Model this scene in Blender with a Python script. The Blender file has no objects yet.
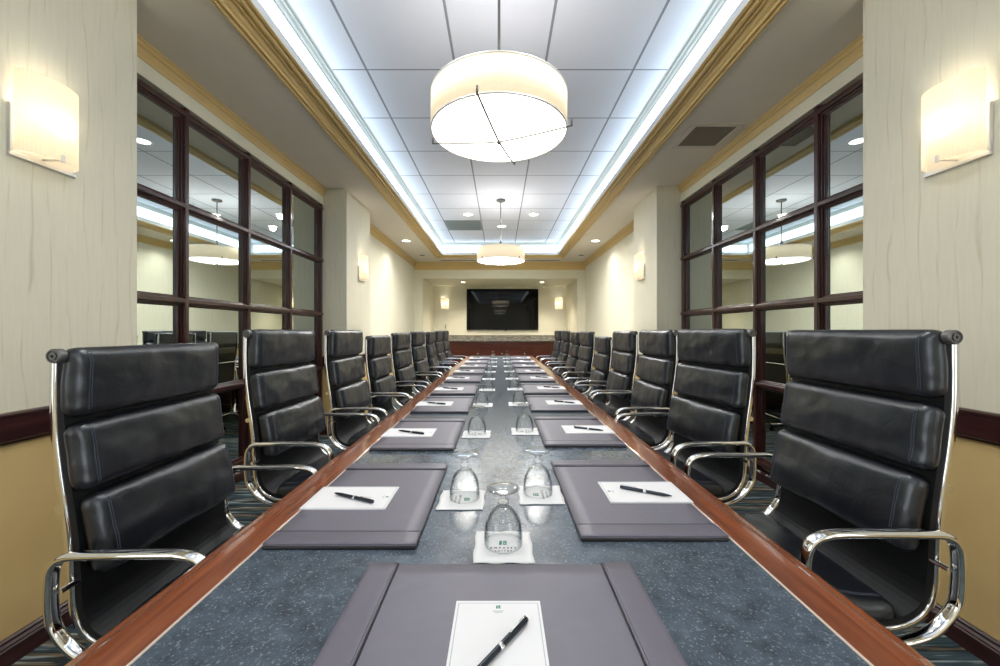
import bpy, bmesh, math, random
from mathutils import Vector, Matrix, noise

S = bpy.context.scene
C = S.collection
PI = math.pi
random.seed(4)

# ------------------------------------------------------------------ camera, world, exposure
cam = bpy.data.cameras.new('camera')
cam.sensor_width = 36.0
cam.lens = 36.0 * 392.0 / 1000.0
cam.shift_y = -0.002
cam.clip_start = 0.02
cam_ob = bpy.data.objects.new('camera', cam)
C.objects.link(cam_ob)
cam_ob.location = (0, 0, 1.2)
cam_ob.rotation_euler = (PI / 2, 0, 0)
S.camera = cam_ob

w = bpy.data.worlds.new('world')
S.world = w
w.use_nodes = True
w.node_tree.nodes['Background'].inputs[0].default_value = (0.93, 0.97, 1.0, 1)
w.node_tree.nodes['Background'].inputs[1].default_value = 2.2

S.view_settings.view_transform = 'Standard'
S.view_settings.look = 'None'
S.view_settings.gamma = 1.0
S.view_settings.use_curve_mapping = False
S.view_settings.exposure = 1.22
S.cycles.use_denoising = True
S.cycles.sample_clamp_indirect = 6.0
S.cycles.caustics_reflective = True
S.cycles.caustics_refractive = False

# light strengths, tuned together
COVE = 1.8
DIFF = 2.4
SHADE_GLOW = 0.27
SCONCE_W = 4.6
DOWN_W = 15.0
TRAY_W = 95.0
NICHE_W = 60.0

# ------------------------------------------------------------------ materials
def srgb(r, g, b):
    f = lambda c: (c / 255 / 12.92) if c / 255 <= 0.04045 else ((c / 255 + 0.055) / 1.055) ** 2.4
    return (f(r), f(g), f(b), 1)

class NT:
    def __init__(self, name):
        self.m = bpy.data.materials.new(name)
        self.m.use_nodes = True
        self.t = self.m.node_tree
        self.n = self.t.nodes
        self.b = self.n['Principled BSDF']
    def new(self, typ, **kw):
        nd = self.n.new(typ)
        for k, v in kw.items():
            setattr(nd, k, v)
        return nd
    def link(self, a, b):
        self.t.links.new(a, b)
    def val(self, nd, **kw):
        for k, v in kw.items():
            nd.inputs[k.replace('_', ' ')].default_value = v
    def math(self, op, a, b=None, clamp=False):
        nd = self.new('ShaderNodeMath', operation=op)
        nd.use_clamp = clamp
        for i, x in enumerate((a, b)):
            if x is None:
                continue
            if isinstance(x, (int, float)):
                nd.inputs[i].default_value = x
            else:
                self.link(x, nd.inputs[i])
        return nd.outputs[0]
    def coords(self, scale=(1, 1, 1)):
        tc = self.new('ShaderNodeTexCoord')
        mp = self.new('ShaderNodeMapping')
        mp.inputs['Scale'].default_value = scale
        self.link(tc.outputs['Object'], mp.inputs['Vector'])
        return mp.outputs[0]
    def noise(self, vec, scale, detail=3, rough=0.55, dist=0.0):
        nd = self.new('ShaderNodeTexNoise')
        self.link(vec, nd.inputs['Vector'])
        nd.inputs['Scale'].default_value = scale
        nd.inputs['Detail'].default_value = detail
        nd.inputs['Roughness'].default_value = rough
        nd.inputs['Distortion'].default_value = dist
        return nd.outputs['Fac']
    def ramp(self, fac, stops):
        nd = self.new('ShaderNodeValToRGB')
        e = nd.color_ramp.elements
        while len(e) < len(stops):
            e.new(0.5)
        for i, (p, c) in enumerate(stops):
            e[i].position = p
            e[i].color = c
        self.link(fac, nd.inputs[0])
        return nd.outputs[0]
    def mix(self, fac, a, b):
        nd = self.new('ShaderNodeMix', data_type='RGBA')
        if isinstance(fac, (int, float)):
            nd.inputs[0].default_value = fac
        else:
            self.link(fac, nd.inputs[0])
        for x, i in ((a, 6), (b, 7)):
            if isinstance(x, tuple):
                nd.inputs[i].default_value = x
            else:
                self.link(x, nd.inputs[i])
        return nd.outputs[2]
    def bump(self, h, strength, distance=0.01):
        nd = self.new('ShaderNodeBump')
        nd.inputs['Strength'].default_value = strength
        nd.inputs['Distance'].default_value = distance
        self.link(h, nd.inputs['Height'])
        self.link(nd.outputs[0], self.b.inputs['Normal'])
    def base(self, c):
        if isinstance(c, tuple):
            self.b.inputs['Base Color'].default_value = c
        else:
            self.link(c, self.b.inputs['Base Color'])

def plain(name, col, rough=0.5, metal=0.0, spec=0.5, bump=0.0, bscale=200):
    t = NT(name)
    v = t.coords()
    n = t.noise(v, 6, 3)
    d = tuple(x * 0.93 for x in col[:3]) + (1,)
    t.base(t.mix(n, d, col))
    t.b.inputs['Roughness'].default_value = rough
    t.b.inputs['Metallic'].default_value = metal
    t.b.inputs['Specular IOR Level'].default_value = spec
    if bump:
        t.bump(t.noise(v, bscale, 3), bump, 0.002)
    return t.m

def emit(name, col, strength, base=(0.8, 0.8, 0.8, 1)):
    t = NT(name)
    t.base(base)
    t.b.inputs['Roughness'].default_value = 0.6
    t.b.inputs['Emission Color'].default_value = col
    t.b.inputs['Emission Strength'].default_value = strength
    return t.m

M = {}

def m_wallpaper(name, light, dark):
    t = NT(name)
    tc = t.new('ShaderNodeTexCoord')
    sp = t.new('ShaderNodeSeparateXYZ')
    t.link(tc.outputs['Object'], sp.inputs[0])
    h = t.math('ADD', sp.outputs[0], sp.outputs[1])
    cb = t.new('ShaderNodeCombineXYZ')
    t.link(t.math('MULTIPLY', h, 7.0), cb.inputs[0])
    t.link(t.math('MULTIPLY', sp.outputs[2], 1.5), cb.inputs[1])
    n1 = t.noise(cb.outputs[0], 1.0, 2, 0.5)
    ph = t.math('ADD', t.math('MULTIPLY', h, 15.0), t.math('MULTIPLY', n1, 1.9))
    fr = t.math('FRACT', ph)
    tri = t.math('ABSOLUTE', t.math('SUBTRACT', fr, 0.5))
    line = t.math('SUBTRACT', 1.0, t.math('MULTIPLY', tri, 13.0), clamp=True)
    cb2 = t.new('ShaderNodeCombineXYZ')
    t.link(t.math('MULTIPLY', h, 30.0), cb2.inputs[0])
    t.link(t.math('MULTIPLY', sp.outputs[2], 3.0), cb2.inputs[1])
    n2 = t.noise(cb2.outputs[0], 1.0, 2)
    msk = t.ramp(n2, [(0.42, (0, 0, 0, 1)), (0.6, (1, 1, 1, 1))])
    amt = t.math('MULTIPLY', t.math('MULTIPLY', line, msk), 0.42)
    cb3 = t.new('ShaderNodeCombineXYZ')
    t.link(t.math('MULTIPLY', h, 90.0), cb3.inputs[0])
    t.link(t.math('MULTIPLY', sp.outputs[2], 6.0), cb3.inputs[1])
    n3 = t.noise(cb3.outputs[0], 1.0, 3)
    amt = t.math('ADD', amt, t.math('MULTIPLY', n3, 0.28), clamp=True)
    t.base(t.mix(amt, light, dark))
    t.b.inputs['Roughness'].default_value = 0.6
    t.b.inputs['Specular IOR Level'].default_value = 0.3
    return t.m

M['paper'] = m_wallpaper('wood_grain_wallpaper', srgb(233, 230, 212), srgb(190, 176, 138))
M['paper_far'] = plain('plain_cream_wallpaper', srgb(230, 228, 210), 0.65, bump=0.05)
M['tan'] = plain('tan_fabric_wallcovering', srgb(214, 184, 126), 0.75, bump=0.25, bscale=350)
M['cream'] = plain('cream_paint', srgb(232, 228, 206), 0.55)
M['soffit'] = plain('soffit_paint', srgb(234, 227, 213), 0.75)
M['gold'] = plain('gold_ochre_molding_paint', srgb(222, 194, 134), 0.4)
M['white'] = plain('white_paint', srgb(226, 230, 232), 0.55)
M['greypaint'] = plain('pale_grey_trim_paint', srgb(190, 195, 192), 0.5)

def m_tiles():
    t = NT('acoustic_ceiling_tile')
    tc = t.new('ShaderNodeTexCoord')
    sp = t.new('ShaderNodeSeparateXYZ')
    t.link(tc.outputs['Object'], sp.inputs[0])
    def gl(o, off, wid):
        f = t.math('FRACT', t.math('DIVIDE', t.math('ADD', o, off), 0.66))
        d = t.math('MULTIPLY', t.math('ABSOLUTE', t.math('SUBTRACT', f, 0.5)), 0.66)
        return t.math('GREATER_THAN', d, 0.33 - wid)
    gx = gl(sp.outputs[0], 0.33 + 6.6, 0.0085)
    gy = gl(sp.outputs[1], 6.6 - 2.91, 0.0065)
    g = t.math('MAXIMUM', gx, gy)
    n = t.noise(tc.outputs['Object'], 160, 3)
    c = t.mix(n, srgb(220, 226, 240), srgb(230, 235, 247))
    t.base(t.mix(g, c, srgb(138, 146, 158)))
    t.b.inputs['Roughness'].default_value = 0.8
    t.bump(t.math('SUBTRACT', 1.0, g), 0.5, 0.006)
    return t.m
M['tiles'] = m_tiles()

def m_wood(name, a, b, c, scale=(14, 1.2, 14), rough=0.18, coat=0.5):
    t = NT(name)
    v = t.coords(scale)
    n1 = t.noise(v, 1.6, 5, 0.6, 0.8)
    n2 = t.noise(v, 9.0, 4, 0.6, 0.2)
    col = t.ramp(n1, [(0.3, a), (0.52, b), (0.72, c)])
    col = t.mix(t.math('MULTIPLY', n2, 0.35), col, a)
    t.base(col)
    t.b.inputs['Roughness'].default_value = rough
    t.b.inputs['Coat Weight'].default_value = coat
    t.b.inputs['Coat Roughness'].default_value = 0.08
    return t.m
M['tablewood'] = m_wood('polished_mahogany', srgb(96, 50, 32), srgb(138, 78, 48), srgb(166, 102, 64))
M['darkwood'] = m_wood('dark_mahogany_trim', srgb(38, 17, 18), srgb(58, 28, 28), srgb(74, 38, 36), rough=0.3, coat=0.3)
M['darkwoodv'] = m_wood('dark_mahogany_frame', srgb(46, 20, 20), srgb(66, 31, 30), srgb(84, 43, 40), scale=(14, 6, 2), rough=0.3, coat=0.3)
M['cabwood'] = m_wood('cabinet_mahogany', srgb(52, 20, 14), srgb(82, 34, 22), srgb(100, 46, 30), scale=(2, 14, 14), rough=0.3, coat=0.3)

def m_stone():
    t = NT('speckled_slate_blue_stone')
    v = t.coords()
    n1 = t.noise(v, 26, 5, 0.7)
    n2 = t.noise(v, 210, 3, 0.65)
    base = t.ramp(n1, [(0.3, srgb(56, 65, 76)), (0.6, srgb(80, 92, 106)), (0.8, srgb(100, 112, 126))])
    fl = t.ramp(n2, [(0.57, (0, 0, 0, 1)), (0.68, (1, 1, 1, 1))])
    t.base(t.mix(t.math('MULTIPLY', fl, 0.42), base, srgb(172, 184, 196)))
    t.b.inputs['Roughness'].default_value = 0.2
    t.b.inputs['Specular IOR Level'].default_value = 0.6
    t.bump(n2, 0.05, 0.001)
    return t.m
M['stone'] = m_stone()

def m_granite():
    t = NT('brown_grey_granite')
    v = t.coords((1, 3, 3))
    n1 = t.noise(v, 7, 6, 0.7, 0.6)
    t.base(t.ramp(n1, [(0.3, srgb(84, 82, 76)), (0.55, srgb(136, 134, 126)), (0.75, srgb(180, 178, 168))]))
    t.b.inputs['Roughness'].default_value = 0.2
    return t.m
M['granite'] = m_granite()

def m_leather(name, col, rough, fine=420, bs=0.12, wr=0.25, spec=0.5):
    t = NT(name)
    v = t.coords()
    n1 = t.noise(v, fine, 3, 0.6)
    n2 = t.noise(v, 16, 3, 0.6, 1.2)
    h = t.math('ADD', t.math('MULTIPLY', n1, 0.12), t.math('MULTIPLY', n2, wr * 4))
    t.base(t.mix(n2, tuple(x * 0.8 for x in col[:3]) + (1,), col))
    t.b.inputs['Roughness'].default_value = rough
    t.b.inputs['Specular IOR Level'].default_value = spec
    t.b.inputs['Specular Tint'].default_value = (0.86, 0.92, 1.0, 1)
    t.bump(h, bs, 0.006)
    return t.m
M['leather'] = m_leather('black_leather', (0.007, 0.008, 0.012, 1), 0.34, 420, 0.17, 0.3, 0.85)
M['shell'] = m_leather('black_backing_leather', (0.006, 0.006, 0.007, 1), 0.55, 420, 0.12, 0.25, 0.35)
M['padleather'] = m_leather('grey_bonded_leather', srgb(114, 111, 124), 0.42, 900, 0.10, 0.02)
M['padflap'] = m_leather('grey_stitched_leather', srgb(108, 104, 117), 0.36, 700, 0.12, 0.02)
M['padedge'] = plain('black_pad_edge', srgb(22, 21, 26), 0.4)
M['thread'] = plain('grey_blue_thread', srgb(56, 62, 78), 0.6)
M['chrome'] = plain('polished_chrome', (0.86, 0.86, 0.87, 1), 0.07, 1.0)
M['nickel'] = plain('brushed_nickel', (0.86, 0.85, 0.83, 1), 0.42, 0.8)
M['steel'] = plain('dark_steel', (0.16, 0.16, 0.16, 1), 0.4, 0.6)
M['castor'] = plain('black_plastic', (0.02, 0.02, 0.02, 1), 0.45)
M['papersheet'] = plain('white_paper', srgb(226, 227, 231), 0.7)
M['teal'] = plain('teal_green_ink', srgb(20, 122, 104), 0.6)
M['ink'] = plain('mauve_grey_ink', srgb(112, 78, 90), 0.6)
M['inkpale'] = plain('pale_grey_ink', srgb(176, 188, 188), 0.6)
M['penbody'] = plain('gunmetal_lacquer', srgb(52, 58, 68), 0.22, 0.6)
M['inlay'] = plain('pale_inlay', srgb(206, 190, 178), 0.3)
M['screen'] = plain('black_glossy_screen', (0.003, 0.003, 0.004, 1), 0.03, 0.0, 0.22)
M['bezel'] = plain('black_bezel', (0.012, 0.012, 0.012, 1), 0.25)
M['ventmetal'] = plain('painted_vent_metal', srgb(222, 215, 200), 0.5)
M['ventbar'] = plain('grey_brown_vent_bars', srgb(150, 140, 124), 0.55)
M['ventdark'] = plain('dark_vent_interior', srgb(64, 60, 55), 0.8)
M['cover'] = plain('grey_return_grille', srgb(132, 144, 146), 0.55)
M['trimwhite'] = plain('white_trim_ring', srgb(232, 232, 228), 0.4)
M['darkcan'] = plain('dark_can_interior', srgb(46, 42, 38), 0.5)

def m_mirror():
    t = NT('tinted_mirror_glass')
    v = t.coords()
    n = t.noise(v, 2, 2)
    t.base(t.mix(n, (0.56, 0.625, 0.61, 1), (0.58, 0.645, 0.63, 1)))
    t.b.inputs['Metallic'].default_value = 1.0
    t.b.inputs['Roughness'].default_value = 0.0
    return t.m
M['mirror'] = m_mirror()

def m_glass():
    t = NT('clear_thin_glass')
    t.n.remove(t.b)
    lw = t.new('ShaderNodeLayerWeight'); lw.inputs[0].default_value = 0.5
    tint = t.ramp(lw.outputs['Facing'], [(0.35, (0.985, 0.99, 0.99, 1)), (0.95, (0.50, 0.54, 0.56, 1))])
    tr = t.new('ShaderNodeBsdfTransparent'); t.link(tint, tr.inputs[0])
    gl = t.new('ShaderNodeBsdfGlossy'); gl.inputs['Roughness'].default_value = 0.0
    mx = t.new('ShaderNodeMixShader')
    t.link(t.math('ADD', 0.04, t.math('MULTIPLY', t.math('POWER', lw.outputs['Facing'], 3.5), 0.75)), mx.inputs[0]); t.link(tr.outputs[0], mx.inputs[1]); t.link(gl.outputs[0], mx.inputs[2])
    t.link(mx.outputs[0], t.n['Material Output'].inputs[0])
    return t.m
M['glass'] = m_glass()

def m_carpet():
    t = NT('striped_carpet')
    tc = t.new('ShaderNodeTexCoord')
    mp = t.new('ShaderNodeMapping')
    mp.inputs['Scale'].default_value = (1.3, 16, 1)
    t.link(tc.outputs['Object'], mp.inputs['Vector'])
    n1 = t.noise(mp.outputs[0], 1.0, 3, 0.6)
    mp2 = t.new('ShaderNodeMapping')
    mp2.inputs['Scale'].default_value = (3.0, 46, 1)
    t.link(tc.outputs['Object'], mp2.inputs['Vector'])
    n2 = t.noise(mp2.outputs[0], 1.0, 2, 0.5)
    c1 = t.ramp(n1, [(0.34, srgb(30, 36, 44)), (0.46, srgb(66, 84, 92)), (0.54, srgb(38, 42, 48)), (0.62, srgb(116, 104, 84)), (0.70, srgb(44, 52, 60))])
    k = t.ramp(n2, [(0.56, (0, 0, 0, 1)), (0.66, (1, 1, 1, 1))])
    t.base(t.mix(t.math('MULTIPLY', k, 0.6), c1, srgb(176, 190, 192)))
    t.b.inputs['Roughness'].default_value = 0.95
    t.b.inputs['Specular IOR Level'].default_value = 0.1
    t.bump(t.noise(tc.outputs['Object'], 500, 2), 0.4, 0.004)
    return t.m
M['carpet'] = m_carpet()

M['cove'] = emit('cove_diffuser', (0.74, 0.89, 1.0, 1), COVE)
M['diffuser'] = emit('pendant_diffuser', (1.0, 0.94, 0.84, 1), DIFF)
M['topglow'] = emit('pendant_top_diffuser', (1.0, 0.93, 0.85, 1), 2.4)
M['down'] = emit('downlight_lens', (1.0, 0.95, 0.86, 1), 4.0)
M['downwarm'] = emit('warm_downlight_lens', (1.0, 0.82, 0.55, 1), 8.0)
M['bulb'] = emit('lamp_bulb', (1.0, 0.85, 0.62, 1), 6.0)

def m_drum():
    t = NT('cream_fabric_drum')
    v = t.coords((1, 1, 0.1))
    n = t.noise(v, 60, 2)
    t.base(t.mix(n, srgb(226, 212, 182), srgb(236, 222, 192)))
    t.b.inputs['Roughness'].default_value = 0.8
    t.b.inputs['Emission Color'].default_value = srgb(255, 234, 200)
    t.b.inputs['Emission Strength'].default_value = SHADE_GLOW
    return t.m
M['drum'] = m_drum()

def m_pleat():
    t = NT('pleated_cream_fabric')
    t.base(srgb(250, 240, 216))
    t.b.inputs['Roughness'].default_value = 0.8
    t.b.inputs['Emission Color'].default_value = srgb(255, 240, 214)
    t.b.inputs['Emission Strength'].default_value = 0.30
    tr = t.new('ShaderNodeBsdfTranslucent')
    tr.inputs[0].default_value = srgb(255, 248, 232)
    mx = t.new('ShaderNodeMixShader')
    mx.inputs[0].default_value = 0.5
    t.link(t.b.outputs[0], mx.inputs[1])
    t.link(tr.outputs[0], mx.inputs[2])
    t.link(mx.outputs[0], t.n['Material Output'].inputs[0])
    return t.m
M['pleat'] = m_pleat()

def m_notepaper():
    t = NT('bordered_notepaper')
    tc = t.new('ShaderNodeTexCoord')
    sp = t.new('ShaderNodeSeparateXYZ')
    t.link(tc.outputs['Object'], sp.inputs[0])
    ax = t.math('ABSOLUTE', sp.outputs[0])
    ay = t.math('ABSOLUTE', sp.outputs[1])
    dx = t.math('SUBTRACT', ax, 0.0645)
    dy = t.math('SUBTRACT', ay, 0.1025)
    d = t.math('ABSOLUTE', t.math('MAXIMUM', dx, dy))
    ln = t.math('LESS_THAN', d, 0.0006)
    t.base(t.mix(ln, srgb(224, 225, 230), srgb(160, 172, 178)))
    t.b.inputs['Roughness'].default_value = 0.65
    return t.m
M['note'] = m_notepaper()

# ------------------------------------------------------------------ mesh building
class MB:
    def __init__(s):
        s.v, s.f, s.k, s.sm = [], [], [], []
    def add(s, verts, faces, k=0, smooth=False):
        o = len(s.v)
        s.v += [tuple(p) for p in verts]
        for f in faces:
            s.f.append(tuple(i + o for i in f))
            s.k.append(k)
            s.sm.append(smooth)
        return s
    def box(s, x0, x1, y0, y1, z0, z1, k=0):
        if x0 > x1: x0, x1 = x1, x0
        if y0 > y1: y0, y1 = y1, y0
        v = [(x0, y0, z0), (x1, y0, z0), (x1, y1, z0), (x0, y1, z0), (x0, y0, z1), (x1, y0, z1), (x1, y1, z1), (x0, y1, z1)]
        return s.add(v, [(3, 2, 1, 0), (4, 5, 6, 7), (0, 1, 5, 4), (1, 2, 6, 5), (2, 3, 7, 6), (3, 0, 4, 7)], k)
    def prism(s, poly, z0, z1, k=0):
        n = len(poly)
        v = [(x, y, z0) for x, y in poly] + [(x, y, z1) for x, y in poly]
        f = [tuple(range(n - 1, -1, -1)), tuple(range(n, 2 * n))]
        f += [(i, (i + 1) % n, n + (i + 1) % n, n + i) for i in range(n)]
        return s.add(v, f, k)
    def lathe(s, prof, c=(0, 0, 0), seg=32, k=0, axis='z', a0=0, a1=2 * PI, smooth=True):
        full = abs(a1 - a0 - 2 * PI) < 1e-6
        n = seg if full else seg + 1
        v, f = [], []
        for r, h in prof:
            for i in range(n):
                a = a0 + (a1 - a0) * i / seg
                p = (r * math.cos(a), r * math.sin(a), h)
                if axis == 'x': p = (h, p[0], p[1])
                if axis == 'y': p = (p[0], h, p[1])
                v.append((p[0] + c[0], p[1] + c[1], p[2] + c[2]))
        for j in range(len(prof) - 1):
            for i in range(seg):
                a, b = j * n + i, j * n + (i + 1) % n
                f.append((a, b, b + n, a + n))
        return s.add(v, f, k, smooth)
    def cyl(s, c, r, h, axis='z', seg=24, k=0, bev=0.0):
        b = min(bev, r * 0.5, h * 0.4)
        p = [(0, 0), (r - b, 0), (r, b), (r, h - b), (r - b, h), (0, h)] if b else [(0, 0), (r, 0), (r, 0), (r, h), (r, h), (0, h)]
        return s.lathe(p, c, seg, k, axis, smooth=bool(b))
    def tube(s, path, ra, rb=None, side=None, closed=False, seg=10, k=0, power=1.0):
        rb = rb if rb is not None else ra
        P = [Vector(p) for p in path]
        n = len(P)
        v, f = [], []
        for i in range(n):
            if closed:
                t = P[(i + 1) % n] - P[i - 1]
            else:
                t = P[min(i + 1, n - 1)] - P[max(i - 1, 0)]
            t.normalize()
            if side is not None:
                e1 = Vector(side)
                e1 = (e1 - t * e1.dot(t)).normalized()
            else:
                ref = Vector((0, 0, 1)) if abs(t.z) < 0.95 else Vector((1, 0, 0))
                e1 = t.cross(ref).normalized()
            e2 = t.cross(e1).normalized()
            for j in range(seg):
                a = 2 * PI * j / seg
                ca, sa = math.cos(a), math.sin(a)
                ca = math.copysign(abs(ca) ** power, ca)
                sa = math.copysign(abs(sa) ** power, sa)
                v.append(P[i] + e1 * (ra * ca) + e2 * (rb * sa))
        m = n if closed else n - 1
        for i in range(m):
            for j in range(seg):
                a, b = i * seg + j, i * seg + (j + 1) % seg
                c2, d = ((i + 1) % n) * seg + (j + 1) % seg, ((i + 1) % n) * seg + j
                f.append((a, b, c2, d))
        if not closed:
            f.append(tuple(range(seg - 1, -1, -1)))
            f.append(tuple((n - 1) * seg + j for j in range(seg)))
        return s.add(v, f, k, True)
    def sweep_rect(s, prof, x0, x1, y0, y1, k=0):
        """prof: (d, z), d = distance outward from the rectangle x0..x1, y0..y1; mitred ring."""
        v, f = [], []
        for d, z in prof:
            v += [(x0 - d, y0 - d, z), (x1 + d, y0 - d, z), (x1 + d, y1 + d, z), (x0 - d, y1 + d, z)]
        for j in range(len(prof) - 1):
            for i in range(4):
                a, b = 4 * j + i, 4 * j + (i + 1) % 4
                f.append((a, b, b + 4, a + 4))
        return s.add(v, f, k)
    def rbox(s, hx, hy, hz, r, n=(10, 10, 4), fn=None, k=0, c=(0, 0, 0)):
        """rounded box, dense, optional map fn(Vector)->Vector"""
        H = (hx, hy, hz)
        vid, v, f = {}, [], []
        def pt(i, j, l):
            key = (i, j, l)
            if key in vid: return vid[key]
            p = [(-1 + 2 * a / m) * h for a, m, h in zip(key, n, H)]
            q = [max(-h + r, min(h - r, x)) for x, h in zip(p, H)]
            # remap so that rounding has enough rows
            d = Vector(p) - Vector(q)
            if d.length > 1e-9:
                d = d.normalized() * r
            p2 = Vector(q) + d + Vector(c)
            if fn: p2 = fn(p2)
            v.append(p2)
            vid[key] = len(v) - 1
            return vid[key]
        nx, ny, nz = n
        for i in range(nx):
            for j in range(ny):
                f.append((pt(i, j, 0), pt(i, j + 1, 0), pt(i + 1, j + 1, 0), pt(i + 1, j, 0)))
                f.append((pt(i, j, nz), pt(i + 1, j, nz), pt(i + 1, j + 1, nz), pt(i, j + 1, nz)))
        for i in range(nx):
            for l in range(nz):
                f.append((pt(i, 0, l), pt(i + 1, 0, l), pt(i + 1, 0, l + 1), pt(i, 0, l + 1)))
                f.append((pt(i, ny, l), pt(i, ny, l + 1), pt(i + 1, ny, l + 1), pt(i + 1, ny, l)))
        for j in range(ny):
            for l in range(nz):
                f.append((pt(0, j, l), pt(0, j, l + 1), pt(0, j + 1, l + 1), pt(0, j + 1, l)))
                f.append((pt(nx, j, l), pt(nx, j + 1, l), pt(nx, j + 1, l + 1), pt(nx, j, l + 1)))
        return s.add(v, f, k, True)
    def build(s, name, mats, parent=None, loc=None):
        me = bpy.data.meshes.new(name)
        me.from_pydata(s.v, [], s.f)
        mats = mats if isinstance(mats, (list, tuple)) else [mats]
        for m in mats:
            me.materials.append(m)
        me.polygons.foreach_set('material_index', s.k)
        me.polygons.foreach_set('use_smooth', s.sm)
        bm = bmesh.new()
        bm.from_mesh(me)
        bmesh.ops.remove_doubles(bm, verts=bm.verts, dist=1e-6)
        bmesh.ops.recalc_face_normals(bm, faces=bm.faces)
        bm.to_mesh(me)
        bm.free()
        me.update()
        o = bpy.data.objects.new(name, me)
        C.objects.link(o)
        if parent: o.parent = parent
        if loc: o.location = loc
        return o

def bevel(o, wdt, seg=2):
    md = o.modifiers.new('bevel', 'BEVEL')
    md.width = wdt
    md.segments = seg
    md.limit_method = 'ANGLE'
    md.angle_limit = math.radians(40)
    return o

def tag(o, label, cat, group=None):
    o['label'] = label
    o['category'] = cat
    if group: o['group'] = group
    return o

def struct(o):
    o['kind'] = 'structure'
    return o

def empty(name, loc=(0, 0, 0), rz=0):
    o = bpy.data.objects.new(name, None)
    o.empty_display_size = 0.1
    C.objects.link(o)
    o.location = loc
    o.rotation_euler = (0, 0, rz)
    return o

def copy_tree(o, parent=None):
    c = o.copy()
    C.objects.link(c)
    if parent: c.parent = parent
    for ch in list(o.children):
        copy_tree(ch, c)
    return c

def catmull(pts, per=8, closed=False):
    P = [Vector(p) for p in pts]
    n = len(P)
    out = []
    rng = n if closed else n - 1
    for i in range(rng):
        if closed:
            a, b, c, d = P[i - 1], P[i], P[(i + 1) % n], P[(i + 2) % n]
        else:
            a, b, c, d = P[max(i - 1, 0)], P[i], P[i + 1], P[min(i + 2, n - 1)]
        for q in range(per):
            t = q / per
            out.append(0.5 * ((2 * b) + (c - a) * t + (2 * a - 5 * b + 4 * c - d) * t * t + (3 * b - a - 3 * c + d) * t ** 3))
    if not closed:
        out.append(P[-1])
    return out

def point_light(name, parent, loc, watts, col, radius=0.03):
    l = bpy.data.lights.new(name, 'POINT')
    l.energy = watts
    l.color = col
    l.shadow_soft_size = radius
    o = bpy.data.objects.new(name, l)
    C.objects.link(o)
    o.parent = parent
    o.location = loc
    return o

def spot_light(name, parent, loc, watts, col, angle, blend=0.6, rot=(0, 0, 0)):
    l = bpy.data.lights.new(name, 'SPOT')
    l.energy = watts
    l.color = col
    l.spot_size = math.radians(angle)
    l.spot_blend = blend
    l.shadow_soft_size = 0.05
    o = bpy.data.objects.new(name, l)
    C.objects.link(o)
    o.parent = parent
    o.location = loc
    o.rotation_euler = rot
    return o

# ------------------------------------------------------------------ setting
ZC = 2.845          # soffit
ZT = 3.14           # tile ceiling
YB = -2.6           # wall behind the camera
Y1, Y2, Y3, Y4, Y5 = 1.922, 4.55, 5.37, 9.42, 11.0
XP, XW = 1.78, 2.06

struct(MB().box(-2.3, 2.3, YB - 0.1, 11.1, -0.06, 0).build('floor', M['carpet']))

WY0, WY1, WZ0, WZ1 = -2.4, -0.35, 0.7, 2.5
def side_wall(name, s):
    Y2, Y3 = (4.55, 5.37) if s < 0 else (4.45, 5.22)
    poly = [(XP, YB), (XP, Y1), (2.105, Y1), (2.105, Y2), (XP, Y2), (XP, Y3), (XW, Y3), (XW, Y4), (2.3, Y4), (2.3, YB)]
    b = MB()
    pts = [(s * x, y) for x, y in poly]
    near = [(s * x, y) for x, y in ((XP, YB), (XP, WY0), (2.3, WY0), (2.3, YB))]
    main = [(s * x, y) for x, y in [(XP, WY1)] + poly[1:9] + [(2.3, WY1)]]
    for p_ in (near, main):
        b.prism(p_, 0.0, 0.80, 1)
        b.prism(p_, 0.80, ZC, 0)
    gap = [(s * x, y) for x, y in ((XP, WY0), (XP, WY1), (2.3, WY1), (2.3, WY0))]
    b.prism(gap, 0.0, WZ0, 1)
    b.prism(gap, WZ1, ZC, 0)
    return struct(b.build(name, [M['paper'], M['tan']]))
side_wall('wall_left', -1)
side_wall('wall_right', 1)
struct(MB().box(-2.3, 2.3, YB - 0.1, YB, 0, 3.2).build('wall_rear', M['paper_far']))
WY0, WY1, WZ0, WZ1 = -2.4, -0.35, 0.7, 2.5
for sx, nm in ((-1, 'added_window_left'), (1, 'added_window_right')):  # unseen windows behind the camera, added to let in fill daylight
    b = MB()
    for k in range(4):
        y = WY0 + 0.03 + (WY1 - WY0 - 0.06) * k / 3
        b.box(sx * 1.88, sx * 1.95, y - 0.03, y + 0.03, WZ0, WZ1)
    for z in (WZ0 + 0.03, WZ1 - 0.03):
        b.box(sx * 1.88, sx * 1.95, WY0, WY1, z - 0.03, z + 0.03)
    struct(bevel(b.build(nm, M['darkwoodv']), 0.004))
    pl = bpy.data.lights.new('added_window_portal', 'AREA')
    pl.shape = 'RECTANGLE'
    pl.size, pl.size_y = WZ1 - WZ0, WY1 - WY0
    pl.cycles.is_portal = True
    po = bpy.data.objects.new('added_window_portal', pl)
    C.objects.link(po)
    po.location = (sx * 2.0, (WY0 + WY1) / 2, (WZ0 + WZ1) / 2)
    po.rotation_euler = (0, sx * PI / 2, 0)
struct(MB().box(-2.3, 2.3, Y5, Y5 + 0.1, 0, 3.2).build('wall_back', M['paper_far']))
# pillars beside the screen niche and the beam above its mouth
b = MB()
for s in (-1, 1):
    b.box(s * 1.86, s * 2.3, Y4, Y5, 0, ZC)
b.box(-1.86, 1.86, Y4, Y5, 2.46, ZC)
struct(b.build('wall_niche', M['cream']))

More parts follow.
